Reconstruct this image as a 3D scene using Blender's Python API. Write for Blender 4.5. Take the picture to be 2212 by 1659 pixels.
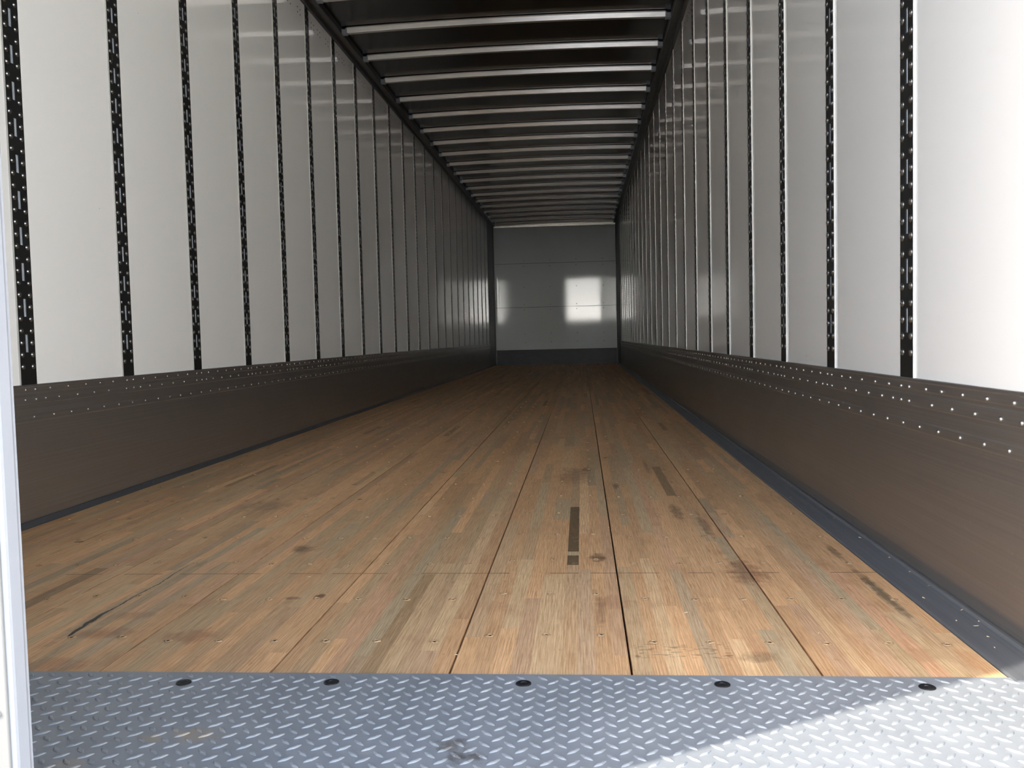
import bpy, bmesh, math, random
from mathutils import Matrix, Vector
random.seed(7)
for o in list(bpy.data.objects): bpy.data.objects.remove(o)
scene = bpy.context.scene
COL = scene.collection
PI = math.pi

# ------------------------------------------------------------------ camera
CAM = Vector((.5023, -1.4344, .5626))
def cam_axes(yaw, pitch, roll):
    F = Vector((-math.sin(yaw)*math.cos(pitch), math.cos(yaw)*math.cos(pitch), math.sin(pitch)))
    R = Vector((math.cos(yaw), math.sin(yaw), 0)); U = R.cross(F)
    c, s = math.cos(roll), math.sin(roll)
    return c*R+s*U, -s*R+c*U, F
CR, CU, CF = cam_axes(.08, -.0532, -.024)
cd = bpy.data.cameras.new('camera'); cd.sensor_fit = 'HORIZONTAL'; cd.sensor_width = 36
cd.lens = 36*1900/2212; cd.clip_start = .02; cd.clip_end = 500
cam = bpy.data.objects.new('camera', cd); COL.objects.link(cam)
M = Matrix.Identity(4)
for r in range(3):
    M[r][0], M[r][1], M[r][2], M[r][3] = CR[r], CU[r], -CF[r], CAM[r]
cam.matrix_world = M
scene.camera = cam
def uv(P):
    d = Vector(P)-CAM; z = d.dot(CF)
    if z < .05: return (-9999, -9999)
    return 1106+1900*d.dot(CR)/z, 829.5-1900*d.dot(CU)/z

# ------------------------------------------------------------------ light and exposure
vs = scene.view_settings
scene.display_settings.display_device = 'sRGB'
vs.view_transform = 'Standard'; vs.look = 'None'; vs.gamma = 1; vs.use_curve_mapping = False
vs.exposure = 2.25
world = bpy.data.worlds.new('sky'); scene.world = world; world.use_nodes = True
wn, wl = world.node_tree.nodes, world.node_tree.links
bg = wn['Background']
sky = wn.new('ShaderNodeTexSky'); sky.sky_type = 'NISHITA'; sky.sun_disc = False
sky.sun_elevation = math.radians(40); sky.sun_rotation = math.radians(180+61); sky.dust_density = 1.5; sky.ozone_density = 1.0
tc = wn.new('ShaderNodeTexCoord'); sx = wn.new('ShaderNodeSeparateXYZ'); wl.new(tc.outputs['Generated'], sx.inputs[0])
def wmath(op, a, b):
    x = wn.new('ShaderNodeMath'); x.operation = op
    for i, v in enumerate((a, b)):
        if hasattr(v, 'is_output'): wl.new(v, x.inputs[i])
        else: x.inputs[i].default_value = v
    return x.outputs[0]
# bright low band added behind the trailer to light the deep interior, blue above
lobe = wmath('POWER', 2.718, wmath('DIVIDE', wmath('POWER', wmath('ABSOLUTE', wmath('SUBTRACT', sx.outputs[0], .24), 0.), 2.), -.40))
lobe = wmath('MULTIPLY', lobe, wmath('LESS_THAN', sx.outputs[1], 0.))
sky_fill = wmath('MULTIPLY', wmath('POWER', 2.718, wmath('DIVIDE', wmath('MAXIMUM', sx.outputs[2], 0.), -.075)), wmath('MULTIPLY', lobe, 19.0))
hz = wn.new('ShaderNodeMix'); hz.data_type = 'RGBA'; hz.blend_type = 'MULTIPLY'; hz.inputs[0].default_value = 1
hz.inputs[6].default_value = (1, .97, .92, 1); wl.new(sky_fill, hz.inputs[7])
sk = wn.new('ShaderNodeMix'); sk.data_type = 'RGBA'; sk.blend_type = 'MULTIPLY'; sk.inputs[0].default_value = 1
wl.new(sky.outputs[0], sk.inputs[6]); sk.inputs[7].default_value = (.17, .17, .17, 1)
ad = wn.new('ShaderNodeMix'); ad.data_type = 'RGBA'; ad.blend_type = 'ADD'; ad.inputs[0].default_value = 1
wl.new(hz.outputs[2], ad.inputs[6]); wl.new(sk.outputs[2], ad.inputs[7])
wl.new(ad.outputs[2], bg.inputs[0]); bg.inputs[1].default_value = 1.0
cy_ = scene.cycles; cy_.max_bounces = 16; cy_.diffuse_bounces = 12; cy_.glossy_bounces = 8
sl = bpy.data.lights.new('sun', 'SUN'); sl.energy = 2.1; sl.angle = .012; sl.color = (1, .95, .86)
sun = bpy.data.objects.new('sun', sl); COL.objects.link(sun)
el = math.radians(40); hx, hy = .877, .480
sun.rotation_euler = Vector((hx*math.cos(el), hy*math.cos(el), -math.sin(el))).to_track_quat('-Z', 'Y').to_euler()
sun.location = (-4, -4, 6)

# ------------------------------------------------------------------ node helpers
class NT:
    def __init__(s, name):
        s.m = bpy.data.materials.new(name); s.m.use_nodes = True
        s.n, s.l = s.m.node_tree.nodes, s.m.node_tree.links
        s.b = s.n['Principled BSDF']
    def new(s, t, **k):
        x = s.n.new(t)
        for a, v in k.items(): setattr(x, a, v)
        return x
    def put(s, sock, v):
        if hasattr(v, 'is_output'): s.l.new(v, sock)
        elif v is not None: sock.default_value = v
    def math(s, op, a, b=None, clamp=False):
        x = s.new('ShaderNodeMath', operation=op, use_clamp=clamp); s.put(x.inputs[0], a)
        if b is not None: s.put(x.inputs[1], b)
        return x.outputs[0]
    def vmath(s, op, a, b=None):
        x = s.new('ShaderNodeVectorMath', operation=op); s.put(x.inputs[0], a)
        if b is not None: s.put(x.inputs[1], b)
        return x.outputs['Value'] if op in ('LENGTH', 'DISTANCE', 'DOT_PRODUCT') else x.outputs[0]
    def pos(s): return s.new('ShaderNodeTexCoord').outputs['Object']
    def noise(s, vec, scale=5, detail=3, rough=.5, dist=0):
        x = s.new('ShaderNodeTexNoise'); s.put(x.inputs['Vector'], vec)
        x.inputs['Scale'].default_value = scale; x.inputs['Detail'].default_value = detail
        x.inputs['Roughness'].default_value = rough; x.inputs['Distortion'].default_value = dist
        return x.outputs['Fac']
    def ramp(s, fac, stops, interp='LINEAR'):
        x = s.new('ShaderNodeValToRGB'); s.put(x.inputs[0], fac); cr = x.color_ramp; cr.interpolation = interp
        while len(cr.elements) > 1: cr.elements.remove(cr.elements[-1])
        for i, (p, c) in enumerate(stops):
            e = cr.elements[0] if i == 0 else cr.elements.new(p)
            e.position = p
            e.color = (c, c, c, 1) if isinstance(c, (int, float)) else (*c, 1)
        return x.outputs[0]
    def mix(s, fac, a, b, mode='MIX'):
        x = s.new('ShaderNodeMix', data_type='RGBA', blend_type=mode)
        s.put(x.inputs[0], fac)
        for i, v in ((6, a), (7, b)):
            if isinstance(v, tuple) and len(v) == 3: v = (*v, 1)
            s.put(x.inputs[i], v)
        return x.outputs[2]
    def bump(s, h, strength=.2, dist=.01):
        x = s.new('ShaderNodeBump'); s.put(x.inputs['Height'], h)
        x.inputs['Strength'].default_value = strength; x.inputs['Distance'].default_value = dist
        s.l.new(x.outputs[0], s.b.inputs['Normal'])
    def set(s, **k):
        for a, v in k.items():
            if isinstance(v, tuple) and len(v) == 3: v = (*v, 1)
            s.put(s.b.inputs[a.replace('_', ' ')], v)
        return s.m
def scaled(t, vec, sc): return t.vmath('MULTIPLY', vec, sc)

# ------------------------------------------------------------------ materials
def m_wall(name, base, rough, bumpy, seed):
    t = NT(name); p = t.pos()
    n = t.noise(scaled(t, p, (1, .7, .5)), 1.3, 4, .6)
    scuff = t.noise(scaled(t, p, (3, 3, 9)), 2.2, 6, .7)
    lowz = t.new('ShaderNodeSeparateXYZ'); t.l.new(p, lowz.inputs[0])
    c = t.mix(t.ramp(scuff, [(.58, 0), (.75, .10)]), base, tuple(x*.72 for x in base))
    c = t.mix(t.ramp(n, [(.3, 0), (.8, .06)]), c, tuple(x*.85 for x in base))
    sp = t.new('ShaderNodeTexVoronoi'); t.put(sp.inputs['Vector'], p); sp.inputs['Scale'].default_value = 7
    spot = t.math('LESS_THAN', sp.outputs['Distance'], .018)
    c = t.mix(t.math('MULTIPLY', spot, .5), c, (.1, .09, .08))
    t.bump(t.noise(scaled(t, p, (1, .8, .45)), 2.2, 2, .4), bumpy, .02)
    return t.set(Base_Color=c, Roughness=rough, Specular_IOR_Level=.18 if seed == 2 else .5)
def m_plain(name, col, rough=.5, metal=0., spec=.5, vary=.15, scale=(6, 6, 6), bump=0):
    t = NT(name); p = t.pos()
    n = t.noise(scaled(t, p, scale), 3, 4, .6)
    c = t.mix(t.ramp(n, [(.3, 0), (.75, 1)]), col, tuple(x*(1-vary) for x in col))
    if bump: t.bump(n, bump, .005)
    return t.set(Base_Color=c, Roughness=rough, Metallic=metal, Specular_IOR_Level=spec)
def m_brushed(name, col, rough, metal, scratch=(.5, .45, .4)):
    t = NT(name); p = t.pos()
    streak = t.noise(scaled(t, p, (90, .5, 90)), 2, 5, .6)
    blot = t.noise(scaled(t, p, (2, 1.3, 4)), 2.5, 6, .65)
    c = t.mix(t.ramp(streak, [(.3, 0), (.7, 1)]), tuple(x*.92 for x in col), tuple(min(1, x*1.08) for x in col))
    c = t.mix(t.ramp(blot, [(.55, 0), (.8, .35)]), c, (col[0]*1.2, col[1]*1.02, col[2]*.85))
    dust = t.noise(scaled(t, p, (14, 9, 14)), 6, 8, .85)
    zone = t.noise(scaled(t, p, (1, 1.1, 2.2)), 1.6, 3, .5)
    dm = t.math('MULTIPLY', t.ramp(dust, [(.57, 0), (.66, 1)]), t.ramp(zone, [(.48, 0), (.66, .6)]))
    c = t.mix(dm, c, scratch)
    t.bump(streak, .03, .003)
    return t.set(Base_Color=c, Roughness=t.math('ADD', t.math('MULTIPLY', blot, .14), rough-.07), Metallic=metal)

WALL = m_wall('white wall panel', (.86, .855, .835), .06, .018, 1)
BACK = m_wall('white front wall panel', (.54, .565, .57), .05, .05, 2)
POST = m_plain('black strip steel', (.011, .012, .012), .38, 0, .4, .3)
RIV = m_plain('dark rivet steel', (.30, .30, .30), .30, 1, .5, .2)
GALV = m_plain('galvanised steel', (.44, .47, .52), .35, .35, .5, .25, (20, 20, 20))
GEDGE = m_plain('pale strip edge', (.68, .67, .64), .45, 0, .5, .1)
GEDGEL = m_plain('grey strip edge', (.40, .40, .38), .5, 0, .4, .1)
SCUFF = m_brushed('satin scuff band', (.335, .318, .302), .34, .85)
SCRIV = m_plain('bright rivet', (.34, .33, .31), .38, 1, .5, .1)
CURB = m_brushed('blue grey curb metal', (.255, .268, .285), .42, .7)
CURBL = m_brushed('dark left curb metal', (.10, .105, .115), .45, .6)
RAIL = m_plain('dark top rail', (.13, .132, .132), .4, .6, .5, .25)
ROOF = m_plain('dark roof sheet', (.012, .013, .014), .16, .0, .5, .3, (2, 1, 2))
BOW = m_plain('bow aluminium', (.92, .89, .83), .25, .7, .5, .15, (3, 20, 20))
CPOST = m_plain('corner post steel', (.17, .18, .185), .5, .0, .5, .2)
KICK = m_plain('kick plate steel', (.016, .020, .026), .45, 0, .25, .5, (3, 3, 5))
HEAD = m_plain('head rail aluminium', (.62, .58, .52), .32, .9, .5, .2)
BLACK = m_plain('black bolt', (.012, .012, .015), .45, .3, .5, .2)
SKIN = m_plain('outer skin', (.7, .7, .7), .5)
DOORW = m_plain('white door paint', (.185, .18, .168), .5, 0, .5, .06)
SEAL = m_plain('white door edge', (.31, .315, .335), .5, 0, .5, .05)
CHIP = m_plain('pale splinter', (.62, .50, .32), .8, 0, .2, .3, (40, 40, 40))
FLUFF = m_plain('torn wood fibre', (.44, .29, .16), .9, 0, .1, .4, (300, 300, 300))
HOLE = m_plain('dark hole', (.03, .02, .014), .9, 0, .1, .2)
SUBF = m_plain('dark gap base', (.014, .011, .009), .9, 0, .1)

def m_wood():
    t = NT('laminated oak'); p = t.pos()
    a = t.new('ShaderNodeAttribute', attribute_name='strip'); sep = t.new('ShaderNodeSeparateColor'); t.l.new(a.outputs['Color'], sep.inputs[0])
    hue, val, seed = sep.outputs[0], sep.outputs[1], sep.outputs[2]
    off = t.new('ShaderNodeCombineXYZ'); t.l.new(t.math('MULTIPLY', seed, 37.), off.inputs[0]); t.l.new(t.math('MULTIPLY', seed, 91.), off.inputs[1])
    q = t.vmath('ADD', p, off.outputs[0])
    base = t.ramp(hue, [(.0, (0.702, 0.418, 0.199)), (.22, (0.811, 0.493, 0.238)), (.42, (0.678, 0.413, 0.202)), (.58, (0.633, 0.446, 0.235)),
                        (.72, (0.723, 0.424, 0.226)), (.84, (0.520, 0.396, 0.226)), (.93, (0.873, 0.569, 0.285)), (1., (.15, .10, .048))])
    base = t.mix(1., base, t.ramp(val, [(0, (.88, .89, .95)), (1, (1.12, 1.13, 1.2))]), 'MULTIPLY')
    warp = t.noise(scaled(t, q, (9, 1.3, 1)), 1.4, 3, .5)
    wv = t.new('ShaderNodeTexWave', wave_type='BANDS', bands_direction='X', wave_profile='SAW')
    wx = t.vmath('ADD', scaled(t, q, (1, .05, 1)), scaled(t, t.new('ShaderNodeCombineXYZ').outputs[0], (0, 0, 0)))
    cx = t.new('ShaderNodeCombineXYZ'); sx = t.new('ShaderNodeSeparateXYZ'); t.l.new(q, sx.inputs[0])
    t.l.new(t.math('ADD', sx.outputs[0], t.math('MULTIPLY', warp, .045)), cx.inputs[0]); t.l.new(t.math('MULTIPLY', sx.outputs[1], .012), cx.inputs[1])
    t.l.new(cx.outputs[0], wv.inputs['Vector']); wv.inputs['Scale'].default_value = 55; wv.inputs['Distortion'].default_value = 1.2
    wv.inputs['Detail'].default_value = 2
    ring = wv.outputs['Fac']
    fine = t.noise(scaled(t, q, (420, 9, 1)), 1, 4, .7)
    blot = t.noise(scaled(t, q, (12, 2.2, 1)), 1.2, 5, .65)
    c = t.mix(t.math('MULTIPLY', t.ramp(ring, [(.35, 0), (1, 1)]), .32), base, t.mix(1., base, (.58, .50, .42, 1), 'MULTIPLY'))
    c = t.mix(t.ramp(fine, [(.36, .85), (.58, 0)]), c, t.mix(1., base, (.55, .46, .38, 1), 'MULTIPLY'))
    c = t.mix(t.ramp(blot, [(.52, 0), (.78, .28)]), c, t.mix(1., base, (.62, .54, .48, 1), 'MULTIPLY'))
    pale = t.noise(scaled(t, q, (60, 40, 1)), 1, 5, .7)
    c = t.mix(t.ramp(pale, [(.55, 0), (.75, .35)]), c, (.60, .44, .28))
    fleck = t.noise(scaled(t, q, (95, 26, 1)), 1, 5, .75)
    c = t.mix(t.ramp(fleck, [(.60, 0), (.70, .55)]), c, t.mix(1., base, (.42, .33, .26, 1), 'MULTIPLY'))
    smud = t.noise(scaled(t, p, (11, 9, 1)), 1, 6, .7)
    c = t.mix(t.ramp(smud, [(.55, 0), (.75, .36)]), c, t.mix(1., base, (.50, .41, .35, 1), 'MULTIPLY'))
    red = t.noise(scaled(t, p, (5, 3.2, 1)), 1.3, 5, .65)
    c = t.mix(t.ramp(red, [(.56, 0), (.72, .40)]), c, (.40, .19, .105))
    # wide traffic dirt
    dirt = t.noise(scaled(t, p, (1.1, .55, 1)), 1.7, 5, .6)
    c = t.mix(t.ramp(dirt, [(.48, 0), (.78, .14)]), c, (.20, .14, .088))
    # individual stains: x, y, rx, ry, colour, strength
    wob = t.noise(p, 30, 4, .6)
    st = [(-.265, .881, .035, .045, (.07, .035, .022), .8), (-.268, .185, .050, .050, (.26, .105, .048), .7), (-.455, .20, .07, .035, (.28, .11, .05), .6),
          (-.441, .308, .05, .03, (.30, .15, .08), .55), (-.458, .023, .08, .05, (.30, .12, .055), .55), (1.128, .49, .012, .22, (.045, .035, .018), .85),
          (1.13, .82, .012, .10, (.05, .04, .02), .7), (.876, .64, .045, .12, (.17, .058, .026), .75), (.462, 2.08, .07, .22, (.20, .095, .05), .55),
          (.51, 2.25, .02, .06, (.09, .04, .025), .7), (.531, .774, .022, .045, (.05, .025, .015), .85), (.618, 1.834, .012, .09, (.10, .05, .03), .7),
          (.797, .086, .035, .03, (.12, .075, .04), .6), (-.964, .984, .015, .015, (.03, .015, .01), .9), (.563, .404, .05, .05, (.36, .18, .09), .6),
          (1.15, .07, .02, .07, (.45, .21, .09), .6), (1.075, .10, .05, .04, (.36, .21, .10), .5), (-.087, .447, .014, .018, (.05, .022, .014), .95),
          (-.14, .43, .022, .012, (.10, .05, .03), .8), (.53, .35, .012, .11, (.20, .10, .06), .6), (.85, 1.15, .016, .18, (.14, .085, .05), .7),
          (.79, 1.35, .02, .13, (.09, .055, .035), .75), (.765, 2.3, .01, .22, (.12, .08, .05), .6), (-.52, .31, .02, .20, (.16, .13, .085), .55),
          (-.505, .60, .03, .16, (.25, .20, .12), .5), (.6, 2.6, .012, .02, (.03, .02, .015), .9), (-.6, 1.5, .10, .10, (.17, .11, .07), .5)]
    sxy = t.new('ShaderNodeSeparateXYZ'); t.l.new(p, sxy.inputs[0])
    for x, y, rx, ry, col, k in st:
        dx = t.math('DIVIDE', t.math('SUBTRACT', sxy.outputs[0], x), rx); dy = t.math('DIVIDE', t.math('SUBTRACT', sxy.outputs[1], y), ry)
        d = t.math('ADD', t.math('MULTIPLY', dx, dx), t.math('MULTIPLY', dy, dy))
        d = t.math('ADD', d, t.math('MULTIPLY', t.math('SUBTRACT', wob, .5), 3.0))
        f = t.math('MULTIPLY', t.math('SUBTRACT', 1.15, d, True), k)
        f = t.math('MULTIPLY', f, t.ramp(fine, [(.3, 1), (.7, .55)]))
        c = t.mix(f, c, col)
    # tyre like hatch marks near the sill
    hx_ = t.math('SUBTRACT', t.math('ABSOLUTE', t.math('DIVIDE', t.math('SUBTRACT', sxy.outputs[0], .67), .085)), 0.)
    hy_ = t.math('ABSOLUTE', t.math('DIVIDE', t.math('SUBTRACT', sxy.outputs[1], .115), .035))
    inb = t.math('MULTIPLY', t.math('LESS_THAN', hx_, 1.), t.math('LESS_THAN', hy_, 1.))
    hn = t.noise(scaled(t, t.vmath('ADD', p, (3, 1, 0)), (45, 130, 1)), 1, 2, .5)
    c = t.mix(t.math('MULTIPLY', inb, t.ramp(hn, [(.55, 0), (.63, .55)])), c, (.12, .075, .035))
    # saw kerf line across the boards at y .632
    kx = t.noise(scaled(t, p, (4, .0, 0)), 1.6, 1, .4)
    kf = t.math('MULTIPLY', t.math('LESS_THAN', t.math('ABSOLUTE', t.math('SUBTRACT', sxy.outputs[1], .631)), .0028), t.math('GREATER_THAN', kx, .47))
    c = t.mix(t.math('MULTIPLY', kf, .6), c, (.09, .05, .03))
    # long crack with torn edge
    pts = [(-.510, .187), (-.513, .248), (-.517, .308), (-.513, .364), (-.512, .464), (-.506, .55), (-.511, .66), (-.500, .80)]
    crack = None
    wn_ = t.noise(scaled(t, p, (0, 1, 0)), 30, 6, .75)
    xx = t.math('ADD', sxy.outputs[0], t.math('MULTIPLY', t.math('SUBTRACT', wn_, .5), .012))
    fc = t.new('ShaderNodeFloatCurve'); cm = fc.mapping.curves[0]
    cm.points[0].location = ((pts[0][1]-.15)/.75, .5+(pts[0][0]+.51)*10); cm.points[1].location = ((pts[-1][1]-.15)/.75, .5+(pts[-1][0]+.51)*10)
    for a_, b_ in pts[1:-1]: cm.points.new((b_-.15)/.75, .5+(a_+.51)*10)
    fc.mapping.update()
    t.l.new(t.math('DIVIDE', t.math('SUBTRACT', sxy.outputs[1], .15), .75), fc.inputs['Value'])
    cxp = t.math('SUBTRACT', t.math('DIVIDE', t.math('SUBTRACT', fc.outputs[0], .5), 10.), .51)
    dist = t.math('ABSOLUTE', t.math('SUBTRACT', xx, cxp))
    wid = t.ramp(sxy.outputs[1], [(.17, 0), (.19, .0035), (.28, .0065), (.36, .0022), (.6, .0018), (.80, 0)])
    iny = t.math('MULTIPLY', t.math('GREATER_THAN', sxy.outputs[1], .18), t.math('LESS_THAN', sxy.outputs[1], .78))
    cr = t.math('MULTIPLY', iny, t.math('LESS_THAN', dist, t.math('MULTIPLY', wid, t.ramp(t.noise(scaled(t, p, (260, 22, 1)), 1, 3, .6), [(.32, .45), (.55, 1.2)]))))
    tear = t.math('MULTIPLY', iny, t.math('SUBTRACT', 1., t.math('DIVIDE', dist, .022), True))
    c = t.mix(t.math('MULTIPLY', tear, .45), c, (.42, .36, .24))
    c = t.mix(t.math('MULTIPLY', cr, .92), c, (.018, .015, .013))
    h = t.math('ADD', t.math('MULTIPLY', fine, .5), t.math('MULTIPLY', ring, .25))
    t.bump(h, .22, .002)
    return t.set(Base_Color=c, Roughness=t.math('ADD', t.math('MULTIPLY', fine, .2), .42), Specular_IOR_Level=.35)
WOOD = m_wood()

def m_tread():
    t = NT('grey tread plate'); p = t.pos()
    n = t.noise(p, 6, 5, .65); g = t.noise(scaled(t, p, (30, 30, 30)), 2.5, 6, .75)
    c = t.mix(t.ramp(n, [(.35, 0), (.7, 1)]), (.27, .285, .30), (.22, .235, .25))
    c = t.mix(t.ramp(g, [(.60, 0), (.72, .35)]), c, (.15, .14, .13))
    s = t.new('ShaderNodeSeparateXYZ'); t.l.new(p, s.inputs[0]); wob = t.noise(p, 45, 5, .7)
    for x, y, rx, ry, col, k in [(-.06, -.235, .05, .022, (.33, .27, .20), .8), (-.13, -.25, .03, .012, (.33, .27, .19), .7), (.315, -.255, .03, .02, (.13, .115, .10), .8),
                                 (.335, -.295, .035, .016, (.09, .08, .07), .8), (.19, -.28, .025, .012, (.34, .34, .33), .4), (-.20, -.33, .03, .02, (.38, .3, .22), .4)]:
        dx = t.math('DIVIDE', t.math('SUBTRACT', s.outputs[0], x), rx); dy = t.math('DIVIDE', t.math('SUBTRACT', s.outputs[1], y), ry)
        d = t.math('ADD', t.math('ADD', t.math('MULTIPLY', dx, dx), t.math('MULTIPLY', dy, dy)), t.math('MULTIPLY', t.math('SUBTRACT', wob, .5), 5.5))
        c = t.mix(t.math('MULTIPLY', t.math('SUBTRACT', 1., d, True), k), c, col)
    return t.set(Base_Color=c, Roughness=.40, Metallic=.15, Specular_IOR_Level=.6)
TREAD = m_tread()
def m_yard():
    t = NT('yard concrete'); p = t.pos()
    n = t.noise(p, .8, 6, .6)
    return t.set(Base_Color=t.mix(n, (.28, .27, .25), (.20, .19, .18)), Roughness=.9)
YARD = m_yard()

# ------------------------------------------------------------------ mesh helpers
class MB:
    """collects geometry for ONE mesh object"""
    def __init__(s): s.v, s.f, s.mi = [], [], []
    def add(s, vs_, fs, mi=0):
        k = len(s.v); s.v += [tuple(x) for x in vs_]; s.f += [tuple(i+k for i in f) for f in fs]; s.mi += [mi]*len(fs)
    def box(s, x0, x1, y0, y1, z0, z1, mi=0):
        x0, x1 = sorted((x0, x1)); y0, y1 = sorted((y0, y1)); z0, z1 = sorted((z0, z1))
        v = [(x, y, z) for x in (x0, x1) for y in (y0, y1) for z in (z0, z1)]
        s.add(v, [(0, 1, 3, 2), (4, 6, 7, 5), (0, 4, 5, 1), (2, 3, 7, 6), (0, 2, 6, 4), (1, 5, 7, 3)], mi)
    def prism(s, prof, y0, y1, axis='y', mi=0):
        """closed profile (a,b) swept along an axis"""
        n = len(prof)
        if axis == 'y': A = [(a, y0, b) for a, b in prof]+[(a, y1, b) for a, b in prof]
        else: A = [(y0, a, b) for a, b in prof]+[(y1, a, b) for a, b in prof]
        s.add(A, [(i, (i+1) % n, n+(i+1) % n, n+i) for i in range(n)]+[tuple(range(n))[::-1], tuple(range(n, 2*n))], mi)
    def lathe(s, prof, c, nrm, seg=12, mi=0):
        """profile (r,h) about the axis nrm through c, open at the base"""
        nrm = Vector(nrm).normalized(); a = Vector((0, 0, 1)) if abs(nrm.z) < .9 else Vector((1, 0, 0))
        u = nrm.cross(a).normalized(); w = nrm.cross(u); c = Vector(c); vs_ = []; fs = []
        ring = []
        for r, h in prof:
            if r == 0: ring.append([len(vs_)]); vs_.append(c+nrm*h)
            else:
                ring.append(list(range(len(vs_), len(vs_)+seg)))
                vs_ += [c+nrm*h+(u*math.cos(2*PI*k/seg)+w*math.sin(2*PI*k/seg))*r for k in range(seg)]
        for A, B in zip(ring, ring[1:]):
            for k in range(seg):
                a0, a1 = A[k % len(A)], A[(k+1) % len(A)]; b0, b1 = B[k % len(B)], B[(k+1) % len(B)]
                f = [a0, a1, b1, b0]; g = []
                for i in f:
                    if i not in g: g.append(i)
                if len(g) > 2: fs.append(tuple(g))
        s.add(vs_, fs, mi)
    def mesh(s, name, mats, smooth=False, bevel=0):
        me = bpy.data.meshes.new(name); me.from_pydata(s.v, [], s.f)
        for m in (mats if isinstance(mats, list) else [mats]): me.materials.append(m)
        me.polygons.foreach_set('material_index', s.mi)
        bm = bmesh.new(); bm.from_mesh(me); bmesh.ops.recalc_face_normals(bm, faces=bm.faces)
        if bevel: bmesh.ops.bevel(bm, geom=bm.edges[:], offset=bevel, segments=2, affect='EDGES', profile=.5)
        bm.to_mesh(me); bm.free()
        if smooth: me.polygons.foreach_set('use_smooth', [True]*len(me.polygons))
        me.update(); return me
    def build(s, name, mats, parent=None, smooth=False, bevel=0):
        return link(name, s.mesh(name, mats, smooth, bevel), parent)
def link(name, me, parent=None, loc=None):
    o = bpy.data.objects.new(name, me); COL.objects.link(o)
    if parent is not None: o.parent = parent
    if loc is not None: o.location = loc
    return o
def tag(o, label, cat, group=None):
    o['label'] = label; o['category'] = cat
    if group: o['group'] = group
    return o
def struct(o, label=None):
    o['kind'] = 'structure'
    if label: o['label'] = label
    return o
def stuff(o): o['kind'] = 'stuff'; return o
ORD = ['first', 'second', 'third', 'fourth', 'fifth', 'sixth', 'seventh', 'eighth', 'ninth', 'tenth', 'eleventh', 'twelfth', 'thirteenth', 'fourteenth',
       'fifteenth', 'sixteenth', 'seventeenth', 'eighteenth', 'nineteenth', 'twentieth', 'twenty-first', 'twenty-second', 'twenty-third', 'twenty-fourth', 'twenty-fifth']

# ------------------------------------------------------------------ dimensions
W = 1.25; YB = 16.16; YF = -.615; PITCH = .617; SC = .449; ROOFZ = 2.80
PL0, PR0, B0 = 1.222, .652, 4.284
NPOST = 24
left_posts = [PL0+PITCH*i for i in range(NPOST)]
right_posts = [PR0+PITCH*i for i in range(NPOST+1)]
left_posts = [y for y in left_posts if y < YB-.9]; right_posts = [y for y in right_posts if y < YB-.9]

# ------------------------------------------------------------------ structure: yard, walls, roof
b = MB(); b.box(-60, 60, -70, 40, -1.35, -1.25)
struct(b.build('ground', YARD), 'concrete yard outside the trailer')

b = MB(); b.box(-40, 40, -48.3, -48, -1.3, 2.0)  # unseen wall, added to dim the lower part of the front panel's reflection
struct(b.build('wall_added', YARD), 'unseen low wall added across the yard for the front panel reflection')
for side, posts, name in ((-1, left_posts, 'wall_left'), (1, right_posts, 'wall_right')):
    b = MB()
    edges = [YF+.02]
    for y in posts: edges += [y-.040, y+.040]
    edges.append(YB)
    for k in range(0, len(edges), 2):
        b.box(side*W, side*(W+.012), edges[k], edges[k+1], 0.0, 2.80)
    b.box(side*(W+.028), side*(W+.05), YF-.02, YB+.06, -.12, 2.86, 1)
    w = struct(b.build(name, [WALL, SKIN]))
    v = MB()
    for y in posts:
        for dy in (.113, .163, .252, .305, .442, .497):
            for z in (2.684, 2.652):
                if y+dy < YB-.1: v.lathe([(.0045, 0), (.0045, .0012), (0, .0012)], (side*W, y+dy, z), (-side, 0, 0), 8)
    stuff(v.build('vent_hole', HOLE, w))

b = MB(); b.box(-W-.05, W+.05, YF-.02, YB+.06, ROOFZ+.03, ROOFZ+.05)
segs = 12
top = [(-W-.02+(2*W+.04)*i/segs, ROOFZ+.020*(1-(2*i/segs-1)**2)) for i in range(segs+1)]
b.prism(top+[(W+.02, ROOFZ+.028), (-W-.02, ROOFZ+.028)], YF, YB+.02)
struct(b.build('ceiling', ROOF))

b = MB(); b.box(-W-.02, W+.02, YB, YB+.03, 0, ROOFZ+.02)
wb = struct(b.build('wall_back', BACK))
v = MB()
for z in (1.149, 2.02): v.box(-1.2, 1.2, YB-.003, YB+.002, z-.004, z+.004)
stuff(v.build('panel_seam', CPOST, wb))
v = MB()
for x in (-.62, -.10, .42, .95):
    for z in (.45, .62, 1.10, 1.20, 1.55, 1.96, 2.08):
        v.lathe([(.011, 0), (.008, .006), (0, .008)], (x, YB, z), (0, -1, 0), 8)
stuff(v.build('rivet', SCRIV, wb))
b = MB(); b.box(-1.2, 1.2, YB-.012, YB, 0, .30); b.box(-1.2, 1.2, YB-.020, YB, .285, .303)
struct(b.build('baseboard_back', KICK, bevel=.001))
for side, nm in ((-1, 'trim_1'), (1, 'trim_2')):
    b = MB(); b.prism([(side*W, YB), (side*W, YB-.84), (side*(W-.006), YB-.84), (side*1.234, YB-.50), (side*1.222, YB-.16), (side*1.206, YB-.12), (side*1.206, YB)], 0, 2.77, 'y')
    # profile is (x, y) here, swept upwards
    b.v = [(x, z, y) for x, y, z in b.v]
    struct(b.build(nm, CPOST))
b = MB()
b.box(-1.2, 1.2, YB-.05, YB, 2.735, 2.82); b.box(-1.2, 1.2, YB-.062, YB-.05, 2.775, 2.785); b.box(-1.2, 1.2, YB-.060, YB-.05, 2.735, 2.745)
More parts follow.
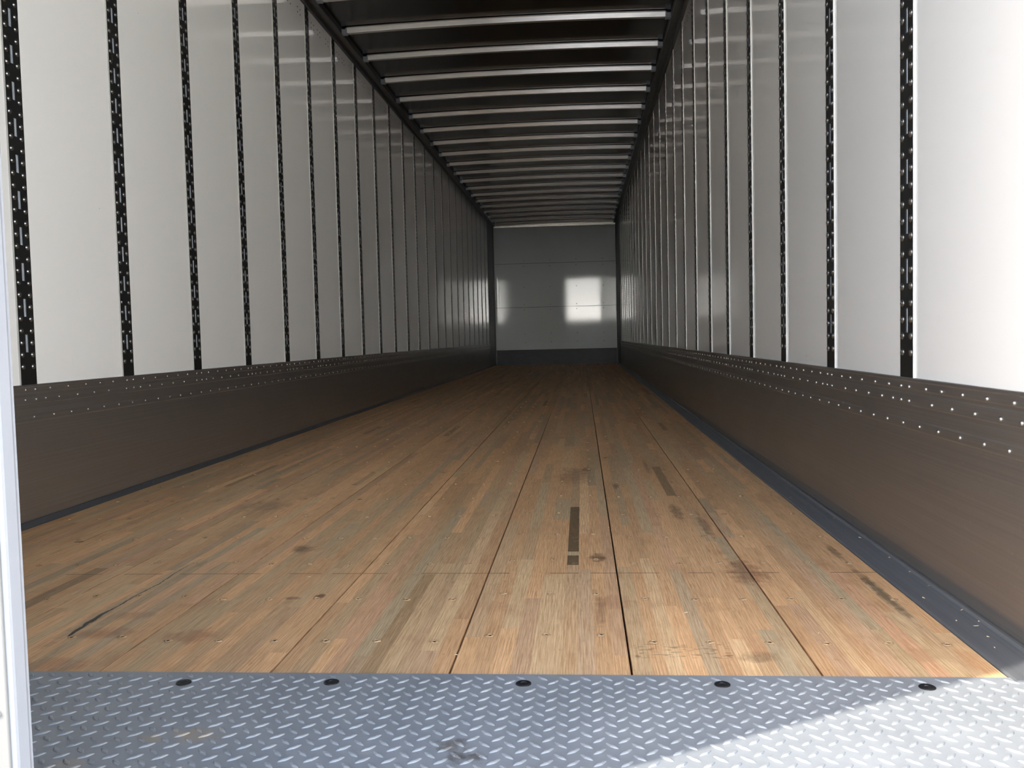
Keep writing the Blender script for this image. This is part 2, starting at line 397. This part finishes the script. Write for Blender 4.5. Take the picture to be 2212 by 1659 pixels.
struct(b.build('trim_3', HEAD, bevel=.001))

# top rails along both walls
for side, nm in ((-1, 'trim_4'), (1, 'trim_5')):
    prof = [(W, 2.745), (W-.014, 2.745), (W-.018, 2.752), (W-.018, 2.770), (W-.030, 2.776), (W-.046, 2.776), (W-.050, 2.762), (W-.078, 2.762), (W-.082, 2.768), (W-.082, 2.803), (W, 2.803)]
    b = MB(); b.prism([(side*x, z) for x, z in prof], YF, YB-.02)
    struct(b.build(nm, RAIL))

# ------------------------------------------------------------------ floor: eight laminated boards on a dark base
b = MB(); b.box(-W-.02, W+.02, 0, YB, -.06, -.018)
floor = struct(b.build('floor', SUBF))
joints = [-1.232, -.955, -.650, -.3443, -.0391, .2696, .5749, .8829, 1.1703]
for k in range(8):
    x0, x1 = joints[k]+(.0020 if k else 0), joints[k+1]-(.0020 if k < 7 else 0)
    me_v, me_f, cols = [], [], []
    if k == 5: lanes = [x0, .304, .338, .371, .404, .4555, .4845, .515, .546, x1]
    else:
        n = 10; ws = [random.uniform(.8, 1.2) for _ in range(n)]; s_ = sum(ws); lanes = [x0]
        for w_ in ws: lanes.append(lanes[-1]+w_/s_*(x1-x0))
    for a, c in zip(lanes, lanes[1:]):
        y = 0.; cuts = [0.]
        y = random.uniform(.05, .8)
        while y < YB-.25:
            cuts.append(y); y += random.choice([random.uniform(.22, .6), random.uniform(.4, 1.1), random.uniform(.6, 1.5)])
        cuts.append(YB)
        special = (k == 5 and abs(a-.4555) < 1e-4)
        if special: cuts = [0., .42, .705, .80, .84, 1.44]+[q for q in cuts if q > 1.7]
        for i, (p, q) in enumerate(zip(cuts, cuts[1:])):
            j = len(me_v)
            me_v += [(a, p, 0), (c, p, 0), (c, q, 0), (a, q, 0)]; me_f.append((j, j+1, j+2, j+3))
            hu = random.random()*.955
            if random.random() < .012: hu = .975
            if special and i in (2, 4): hu = .995
            if special and i == 3: hu = .84
            cols.append((hu, random.random(), random.random(), 1))
    # sides of the board
    j = len(me_v); T = -.03
    me_v += [(x0, 0, 0), (x1, 0, 0), (x1, YB, 0), (x0, YB, 0), (x0, 0, T), (x1, 0, T), (x1, YB, T), (x0, YB, T)]
    for f in ((0, 4, 5, 1), (1, 5, 6, 2), (3, 2, 6, 7), (0, 3, 7, 4)):
        me_f.append(tuple(j+q for q in f)); cols.append((.42, .2, .5, 1))
    me = bpy.data.meshes.new('floorboard'); me.from_pydata(me_v, [], me_f); me.materials.append(WOOD)
    at = me.attributes.new('strip', 'FLOAT_COLOR', 'FACE')
    for i, c_ in enumerate(cols): at.data[i].color = c_
    me.update(); link('floorboard', me, floor)

# floor screws: torn fibre round a dark sunk head
def screw_mesh(name, seed, mb=None, c=(0, 0, 0)):
    r_ = random.Random(seed); mb_ = mb or MB(); n = 9; ang = r_.random()*6
    def ring(r, h, j): return [(c[0]+math.cos(ang+2*PI*k/n)*r*(1+j*r_.uniform(-1, 1)), c[1]+math.sin(ang+2*PI*k/n)*r*(1+j*r_.uniform(-1, 1)), c[2]+max(.0002, h*(1+1.1*j*r_.uniform(-1, 1)))) for k in range(n)]
    R0, R1, R2 = ring(.0084, .0003, .3), ring(.0058, .0020, .35), ring(.0036, .0006, .2)
    fs = [(i, (i+1) % n, n+(i+1) % n, n+i) for i in range(n)]
    mb_.add(R0+R1, fs, 0); mb_.add(R1+R2, fs, 0); mb_.add(R2, [tuple(range(n))], 1)
    return mb_
srows = [.155, .422, .715, 1.0, 1.30]
while srows[-1] < 15.7: srows.append(srows[-1]+.305)
spots = []
for k in range(8):
    off = .038 if k == 5 else (.0 if k != 2 else .02)
    for y in srows:
        for d in (.048, .152, .254):
            x = joints[k]+d+random.uniform(-.004, .004)
            if x < joints[k+1]-.02: spots.append((x, y+off+random.uniform(-.004, .004)))
def inview(x, y, z):
    u, v_ = uv((x, y, z)); return 75 < u < 2215 and -5 < v_ < 1664
spots.sort(key=lambda s_: (0 if inview(s_[0], s_[1], 0) else 1, (Vector((*s_, 0))-CAM).length))
screw_me = [screw_mesh('screw', i).mesh('screw', [FLUFF, HOLE], True) for i in range(6)]
for i, (x, y) in enumerate(spots[:100]): link('screw', screw_me[i % 6], floor, (x, y, .0002))
mb = MB()
for i, (x, y) in enumerate(spots[100:]): screw_mesh('screw', i, mb, (x, y, .0002))
stuff(mb.build('screw', [FLUFF, HOLE], floor, True))

# ------------------------------------------------------------------ curb trims beside the wood
b = MB(); b.prism([(-1.249, -.02), (-1.249, .019), (-1.240, .019), (-1.2325, .004), (-1.2325, -.02)], .0, YB-.02)
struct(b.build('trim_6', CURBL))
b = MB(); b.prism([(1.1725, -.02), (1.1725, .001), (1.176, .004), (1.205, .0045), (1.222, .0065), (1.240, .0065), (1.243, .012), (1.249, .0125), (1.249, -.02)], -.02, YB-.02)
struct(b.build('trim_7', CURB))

# ------------------------------------------------------------------ scuff bands with rivets
rivet_small = MB(); rivet_small.lathe([(.0053, 0), (.0050, .0020), (.0034, .0036), (.0016, .0042), (0, .0044)], (0, 0, 0), (1, 0, 0), 10)
rs_me = rivet_small.mesh('rivet', SCRIV, True)
for side, posts, nm, zr in ((-1, left_posts, 'baseboard_left', (.433, .4015, .345)), (1, right_posts, 'baseboard_right', (.4282, .396, .343))):
    b = MB()
    prof = [(W-.0005, .012), (W-.004, .018), (W-.0065, .045), (W-.0065, .330), (W-.0080, .334), (W-.0080, .352), (W-.0065, .356), (W-.0065, .386), (W-.0078, .389),
            (W-.0078, .412), (W-.0065, .415), (W-.0065, .421), (W-.0078, .424), (W-.0078, .440), (W-.010, .443), (W-.010, .447), (W-.0085, SC), (W-.0005, SC)]
    b.prism([(side*x, z) for x, z in prof], YF+.03, YB-.83)
    base = struct(b.build(nm, SCUFF))
    pts = []
    ystart = posts[0]-PITCH*(3 if side < 0 else 2)
    n = int((YB-.4-ystart)/PITCH)+1
    for i in range(n):
        y0 = ystart+i*PITCH
        pts += [(y0+d, zr[0]) for d in (-.024, .026, .104, .207, .31, .41, .497)]
        pts += [(y0+d, zr[1]) for d in (-.027, .026, .078, .153, .257, .36, .46)]
        pts += [(y0+d, zr[2]) for d in (.013, .116, .219, .322, .425, .528)]
    pts = [(y+random.uniform(-.004, .004), z) for y, z in pts if YF+.1 < y < YB-.88]
    xs = side*(W-.0078)
    pts.sort(key=lambda q: (0 if inview(xs, q[0], q[1]) else 1, abs(q[0])))
    for y, z in pts[:100]:
        o = link('rivet', rs_me, base, (xs, y, z))
        if side > 0: o.rotation_euler = (0, 0, PI)
    mb = MB()
    for y, z in pts[100:]: mb.lathe([(.0053, 0), (.0050, .0020), (.0034, .0036), (0, .0044)], (xs, y, z), (-side, 0, 0), 8)
    stuff(mb.build('rivet', SCRIV, base, True))

# ------------------------------------------------------------------ slotted wall strips
Z0, Z1 = SC-.03, 2.76
def strip_meshes(side):
    """shared meshes for a strip centred on y = 0; x relative to the wall face, room side is -side"""
    xf, xb = -side*.0042, -side*.0012          # front plate face, slot backing
    p = MB(); slots = [.5795+.1123*k for k in range(20) if .5795+.1123*k < 2.70]
    xs = (xf, -side*.0018)
    p.box(*xs, -.0392, -.0080, Z0, Z1); p.box(*xs, .0080, .0400, Z0, Z1)
    z = Z0
    for s_ in slots: p.box(*xs, -.0080, .0080, z, s_-.028); z = s_+.028
    p.box(*xs, -.0080, .0080, z, Z1)
    p.box(side*.004, side*.024, -.0385, -.0365, Z0, Z1); p.box(side*.004, side*.024, .0365, .0385, Z0, Z1)
    back = MB(); back.box(xb, xb+side*.002, -.030, .030, Z0, Z1)
    for d in (-.0035, .0035): back.box(xb-side*.0015, xb, d-.0012, d+.0012, Z0, Z1)
    edge = MB(); edge.box(-side*.0046, side*.0, -.0415, -.0392, Z0, Z1)
    rv = [(-.0255, .506+.0377*k) for k in range(60)]+[(.0255, .506+.0377*k) for k in range(60)]
    rv = [q for q in rv if q[1] < 2.74]
    rv.sort(key=lambda q: q[1])
    prof = [(.0086, 0), (.0084, .0014), (.0066, .0020), (.0060, .0036), (.0040, .0044), (.0022, .0034), (.0012, .0042), (0, .0046)]
    one = MB(); one.lathe(prof, (0, 0, 0), (-side, 0, 0), 12)
    rest = MB()
    for y, z in rv[100:]: rest.lathe(prof, (xf, y, z), (-side, 0, 0), 8)
    allr = MB()
    for y, z in rv: allr.lathe(prof, (xf, y, z), (-side, 0, 0), 6)
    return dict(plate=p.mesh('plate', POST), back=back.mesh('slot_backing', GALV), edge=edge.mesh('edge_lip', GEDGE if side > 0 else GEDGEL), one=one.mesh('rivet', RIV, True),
                rest=rest.mesh('rivet', RIV, True), allr=allr.mesh('rivet', RIV, True), rv=rv, xf=xf)
for side, posts, sname in ((-1, left_posts, 'left'), (1, right_posts, 'right')):
    S = strip_meshes(side)
    for i, y in enumerate(posts):
        root = bpy.data.objects.new('slotted_strip', None); COL.objects.link(root); root.location = (side*W, y, 0); root.empty_display_size = .1
        tag(root, 'black riveted slotted strip on the %s wall, %s visible from the doorway' % (sname, ORD[i]), 'wall strip', 'slotted strips on the %s wall' % sname)
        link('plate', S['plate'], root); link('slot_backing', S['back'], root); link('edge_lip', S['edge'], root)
        if i < 6:
            for ry, rz in S['rv'][:100]: link('rivet', S['one'], root, (S['xf'], ry, rz))
            stuff(link('rivet', S['rest'], root))
        else: stuff(link('rivet', S['allr'], root))

# ------------------------------------------------------------------ roof bows
bw = MB(); X0, X1 = -1.128, 1.128; n = 16
def bowz(x): return .018*(1-(x/1.17)**2)
prof = [(-.040, .0295), (-.030, .0295), (-.020, .0), (.014, .0), (.024, .0325), (.040, .0325), (.040, .0345), (-.040, .0345)]
rows = []
for i in range(n+1):
    x = X0+(X1-X0)*i/n; rows.append([(x, a, c+bowz(x)) for a, c in prof])
m_ = len(prof); V = [p for r in rows for p in r]; Fs = []
for i in range(n):
    for k in range(m_): Fs.append((i*m_+k, i*m_+(k+1) % m_, (i+1)*m_+(k+1) % m_, (i+1)*m_+k))
Fs += [tuple(range(m_)), tuple(range(n*m_, n*m_+m_))]
bw.add(V, Fs); bow_me = bw.mesh('bar', BOW)
br = MB(); br.box(-.018, .018, -.022, .016, .001, .030); br.box(-.019, .019, -.027, .018, -.004, -.001); br.box(-.0195, -.016, -.024, .017, -.004, .031); br.box(.010, .019, -.034, .034, .026, .031)
br_me = br.mesh('end_bracket', GALV)
ys = [B0+PITCH*i for i in range(-7, 20) if B0+PITCH*i < YB-.15]
for y in ys:
    i = round((y-B0)/PITCH)
    root = bpy.data.objects.new('roof_bow', None); COL.objects.link(root); root.location = (0, y, 2.763); root.empty_display_size = .1
    if i >= 0: tag(root, 'pale metal roof bow crossing the dark ceiling, %s visible from the doorway' % ORD[i], 'roof bow', 'roof bows in view')
    else: tag(root, 'pale metal roof bow near the doorway, above the top edge of the photo', 'roof bow', 'roof bows above the frame')
    link('bar', bow_me, root)
    for sx in (-1, 1):
        o = link('end_bracket', br_me, root, (sx*1.147, 0, 0))
        if sx > 0: o.rotation_euler = (0, 0, PI)

# ------------------------------------------------------------------ tread plate sill
b = MB(); b.box(-W+.005, W-.005, YF-.06, -.001, -.05, .0015)
BOLTS = [(-.1685, -.048), (.0802, -.0414), (.3977, -.041), (.7152, -.0388), (1.0291, -.0435)]
def lug(cx, cy, ang):
    if any(math.hypot(cx-x, cy-y) < .0185 for x, y in BOLTS): return
    L, Wd, H = .0125, .0042, .0022; ca, sa = math.cos(ang), math.sin(ang); rings = []
    out = []; n = 12
    for s_, h in ((1., 0.), (.80, .62), (.45, 1.)):
        for k in range(n):
            a = 2*PI*k/n; x = math.cos(a)*L*s_; w_ = math.sin(a)*Wd*s_*(1-.35*abs(math.cos(a)))
            out.append((cx+x*ca-w_*sa, cy+x*sa+w_*ca, .0015+H*h))
    fs = [(r*n+k, r*n+(k+1) % n, (r+1)*n+(k+1) % n, (r+1)*n+k) for r in range(2) for k in range(n)]+[tuple(range(2*n, 3*n))]
    b.add(out, fs)
for i in range(-40, 34):
    for j in range(0, 18):
        x, y = .1285+.0352*i, -.0355-.0337*j
        if abs(x) < W-.025 and y > YF-.04: lug(x, y, PI/4)
        x, y = x+.0176, y-.0168
        if abs(x) < W-.025 and y > YF-.04: lug(x, y, -PI/4)
for i in range(-40, 34):
    x = .1285+.0352*i+.0176
    if abs(x) < W-.025: lug(x, -.0355+.0168, -PI/4)
me = b.mesh('plate', TREAD)
root = bpy.data.objects.new('sill_plate', None); COL.objects.link(root)
tag(root, 'grey diamond tread plate sill across the trailer doorway with black bolts', 'tread plate')
link('tread_sheet', me, root)
bolt = MB(); bolt.lathe([(.0128, 0), (.0126, .0012), (.0108, .0020), (.0050, .0020), (.0040, .0008), (0, .0006)], (0, 0, 0), (0, 0, 1), 20)
bo_me = bolt.mesh('bolt', BLACK)
for x, y in BOLTS:
    link('bolt', bo_me, root, (x, y, .0015))['label'] = 'black countersunk bolt head'

# ------------------------------------------------------------------ rear frame and the closed left door
b = MB()
for side in (-1, 1): b.box(side*(W-.004), side*(W+.06), YF-.06, YF+.03, -.2, 2.90)
b.box(-W-.06, W+.06, YF-.06, YF+.03, 2.775, 2.95); b.box(-W-.06, W+.06, YF-.06, 0, -.30, -.052)
struct(b.build('trim_8', SKIN))
DX, DY0, DY1 = -.0496, -.647, -.618
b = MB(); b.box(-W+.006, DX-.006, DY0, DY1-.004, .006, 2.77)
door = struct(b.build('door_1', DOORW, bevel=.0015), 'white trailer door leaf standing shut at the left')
b = MB(); b.prism([(DX-.006, DY0+.003), (DX-.001, DY0+.003), (DX, DY0+.006), (DX, DY1-.008), (DX-.002, DY1-.003), (DX-.002, DY1), (DX-.012, DY1), (DX-.012, DY1-.004), (DX-.006, DY1-.004)], .006, 2.77)
b.v = [(x, z, y) for x, y, z in b.v]
b.build('edge_seal', SEAL, door)
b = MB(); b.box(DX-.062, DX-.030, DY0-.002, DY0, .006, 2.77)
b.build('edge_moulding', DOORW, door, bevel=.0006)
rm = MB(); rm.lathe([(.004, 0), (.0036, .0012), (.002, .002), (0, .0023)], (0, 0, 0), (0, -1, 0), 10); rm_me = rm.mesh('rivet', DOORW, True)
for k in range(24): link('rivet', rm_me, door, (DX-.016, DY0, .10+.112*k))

# ------------------------------------------------------------------ loose splinters
def splinter(seed):
    r_ = random.Random(seed); m = MB(); L = r_.uniform(.002, .0065); w_ = r_.uniform(.0008, .0018); h = r_.uniform(.0008, .002)
    m.add([(-L, 0, .0003), (-L*.2, -w_, .0002), (L*.6, -w_*.6, .0003), (L, 0, h*.8), (L*.4, w_, .0002), (-L*.4, w_*.8, .0003), (-L*.2, 0, h), (L*.4, 0, h*1.2)],
          [(0, 1, 6), (1, 2, 7, 6), (2, 3, 7), (3, 4, 7), (4, 5, 6, 7), (5, 0, 6), (5, 4, 3, 2, 1, 0)])
    return m.mesh('wood_splinter', CHIP)
sp_me = [splinter(i) for i in range(5)]
right = [(1.196, .415), (1.201, .27), (1.222, .235), (1.217, .175), (1.206, .125), (1.236, .33), (1.238, .26), (1.239, .50), (1.238, .61), (1.237, .74), (1.232, .95), (1.235, 1.2), (1.188, 1.55), (1.238, 1.75)]
for i, (x, y) in enumerate(right):
    o = link('wood_splinter', sp_me[i % 5], None, (x, y, .0047 if x < 1.21 else .0066)); o.rotation_euler = (0, 0, random.uniform(0, 3))
    tag(o, 'tiny pale wood splinter lying on the dark curb strip along the right wall', 'splinter', 'splinters on the right curb strip')
onwood = [(.27, .09), (.03, .51), (.49, .035), (.70, .33), (.93, .21), (.79, .50), (.37, 1.02), (.42, 1.5), (-.16, .60), (.57, 1.12)]
for i, (x, y) in enumerate(onwood):
    o = link('wood_splinter', sp_me[(i+2) % 5], None, (x, y, .0004)); o.rotation_euler = (0, 0, random.uniform(0, 3))
    tag(o, 'tiny pale wood splinter lying loose on the plank floor', 'splinter', 'splinters on the plank floor')
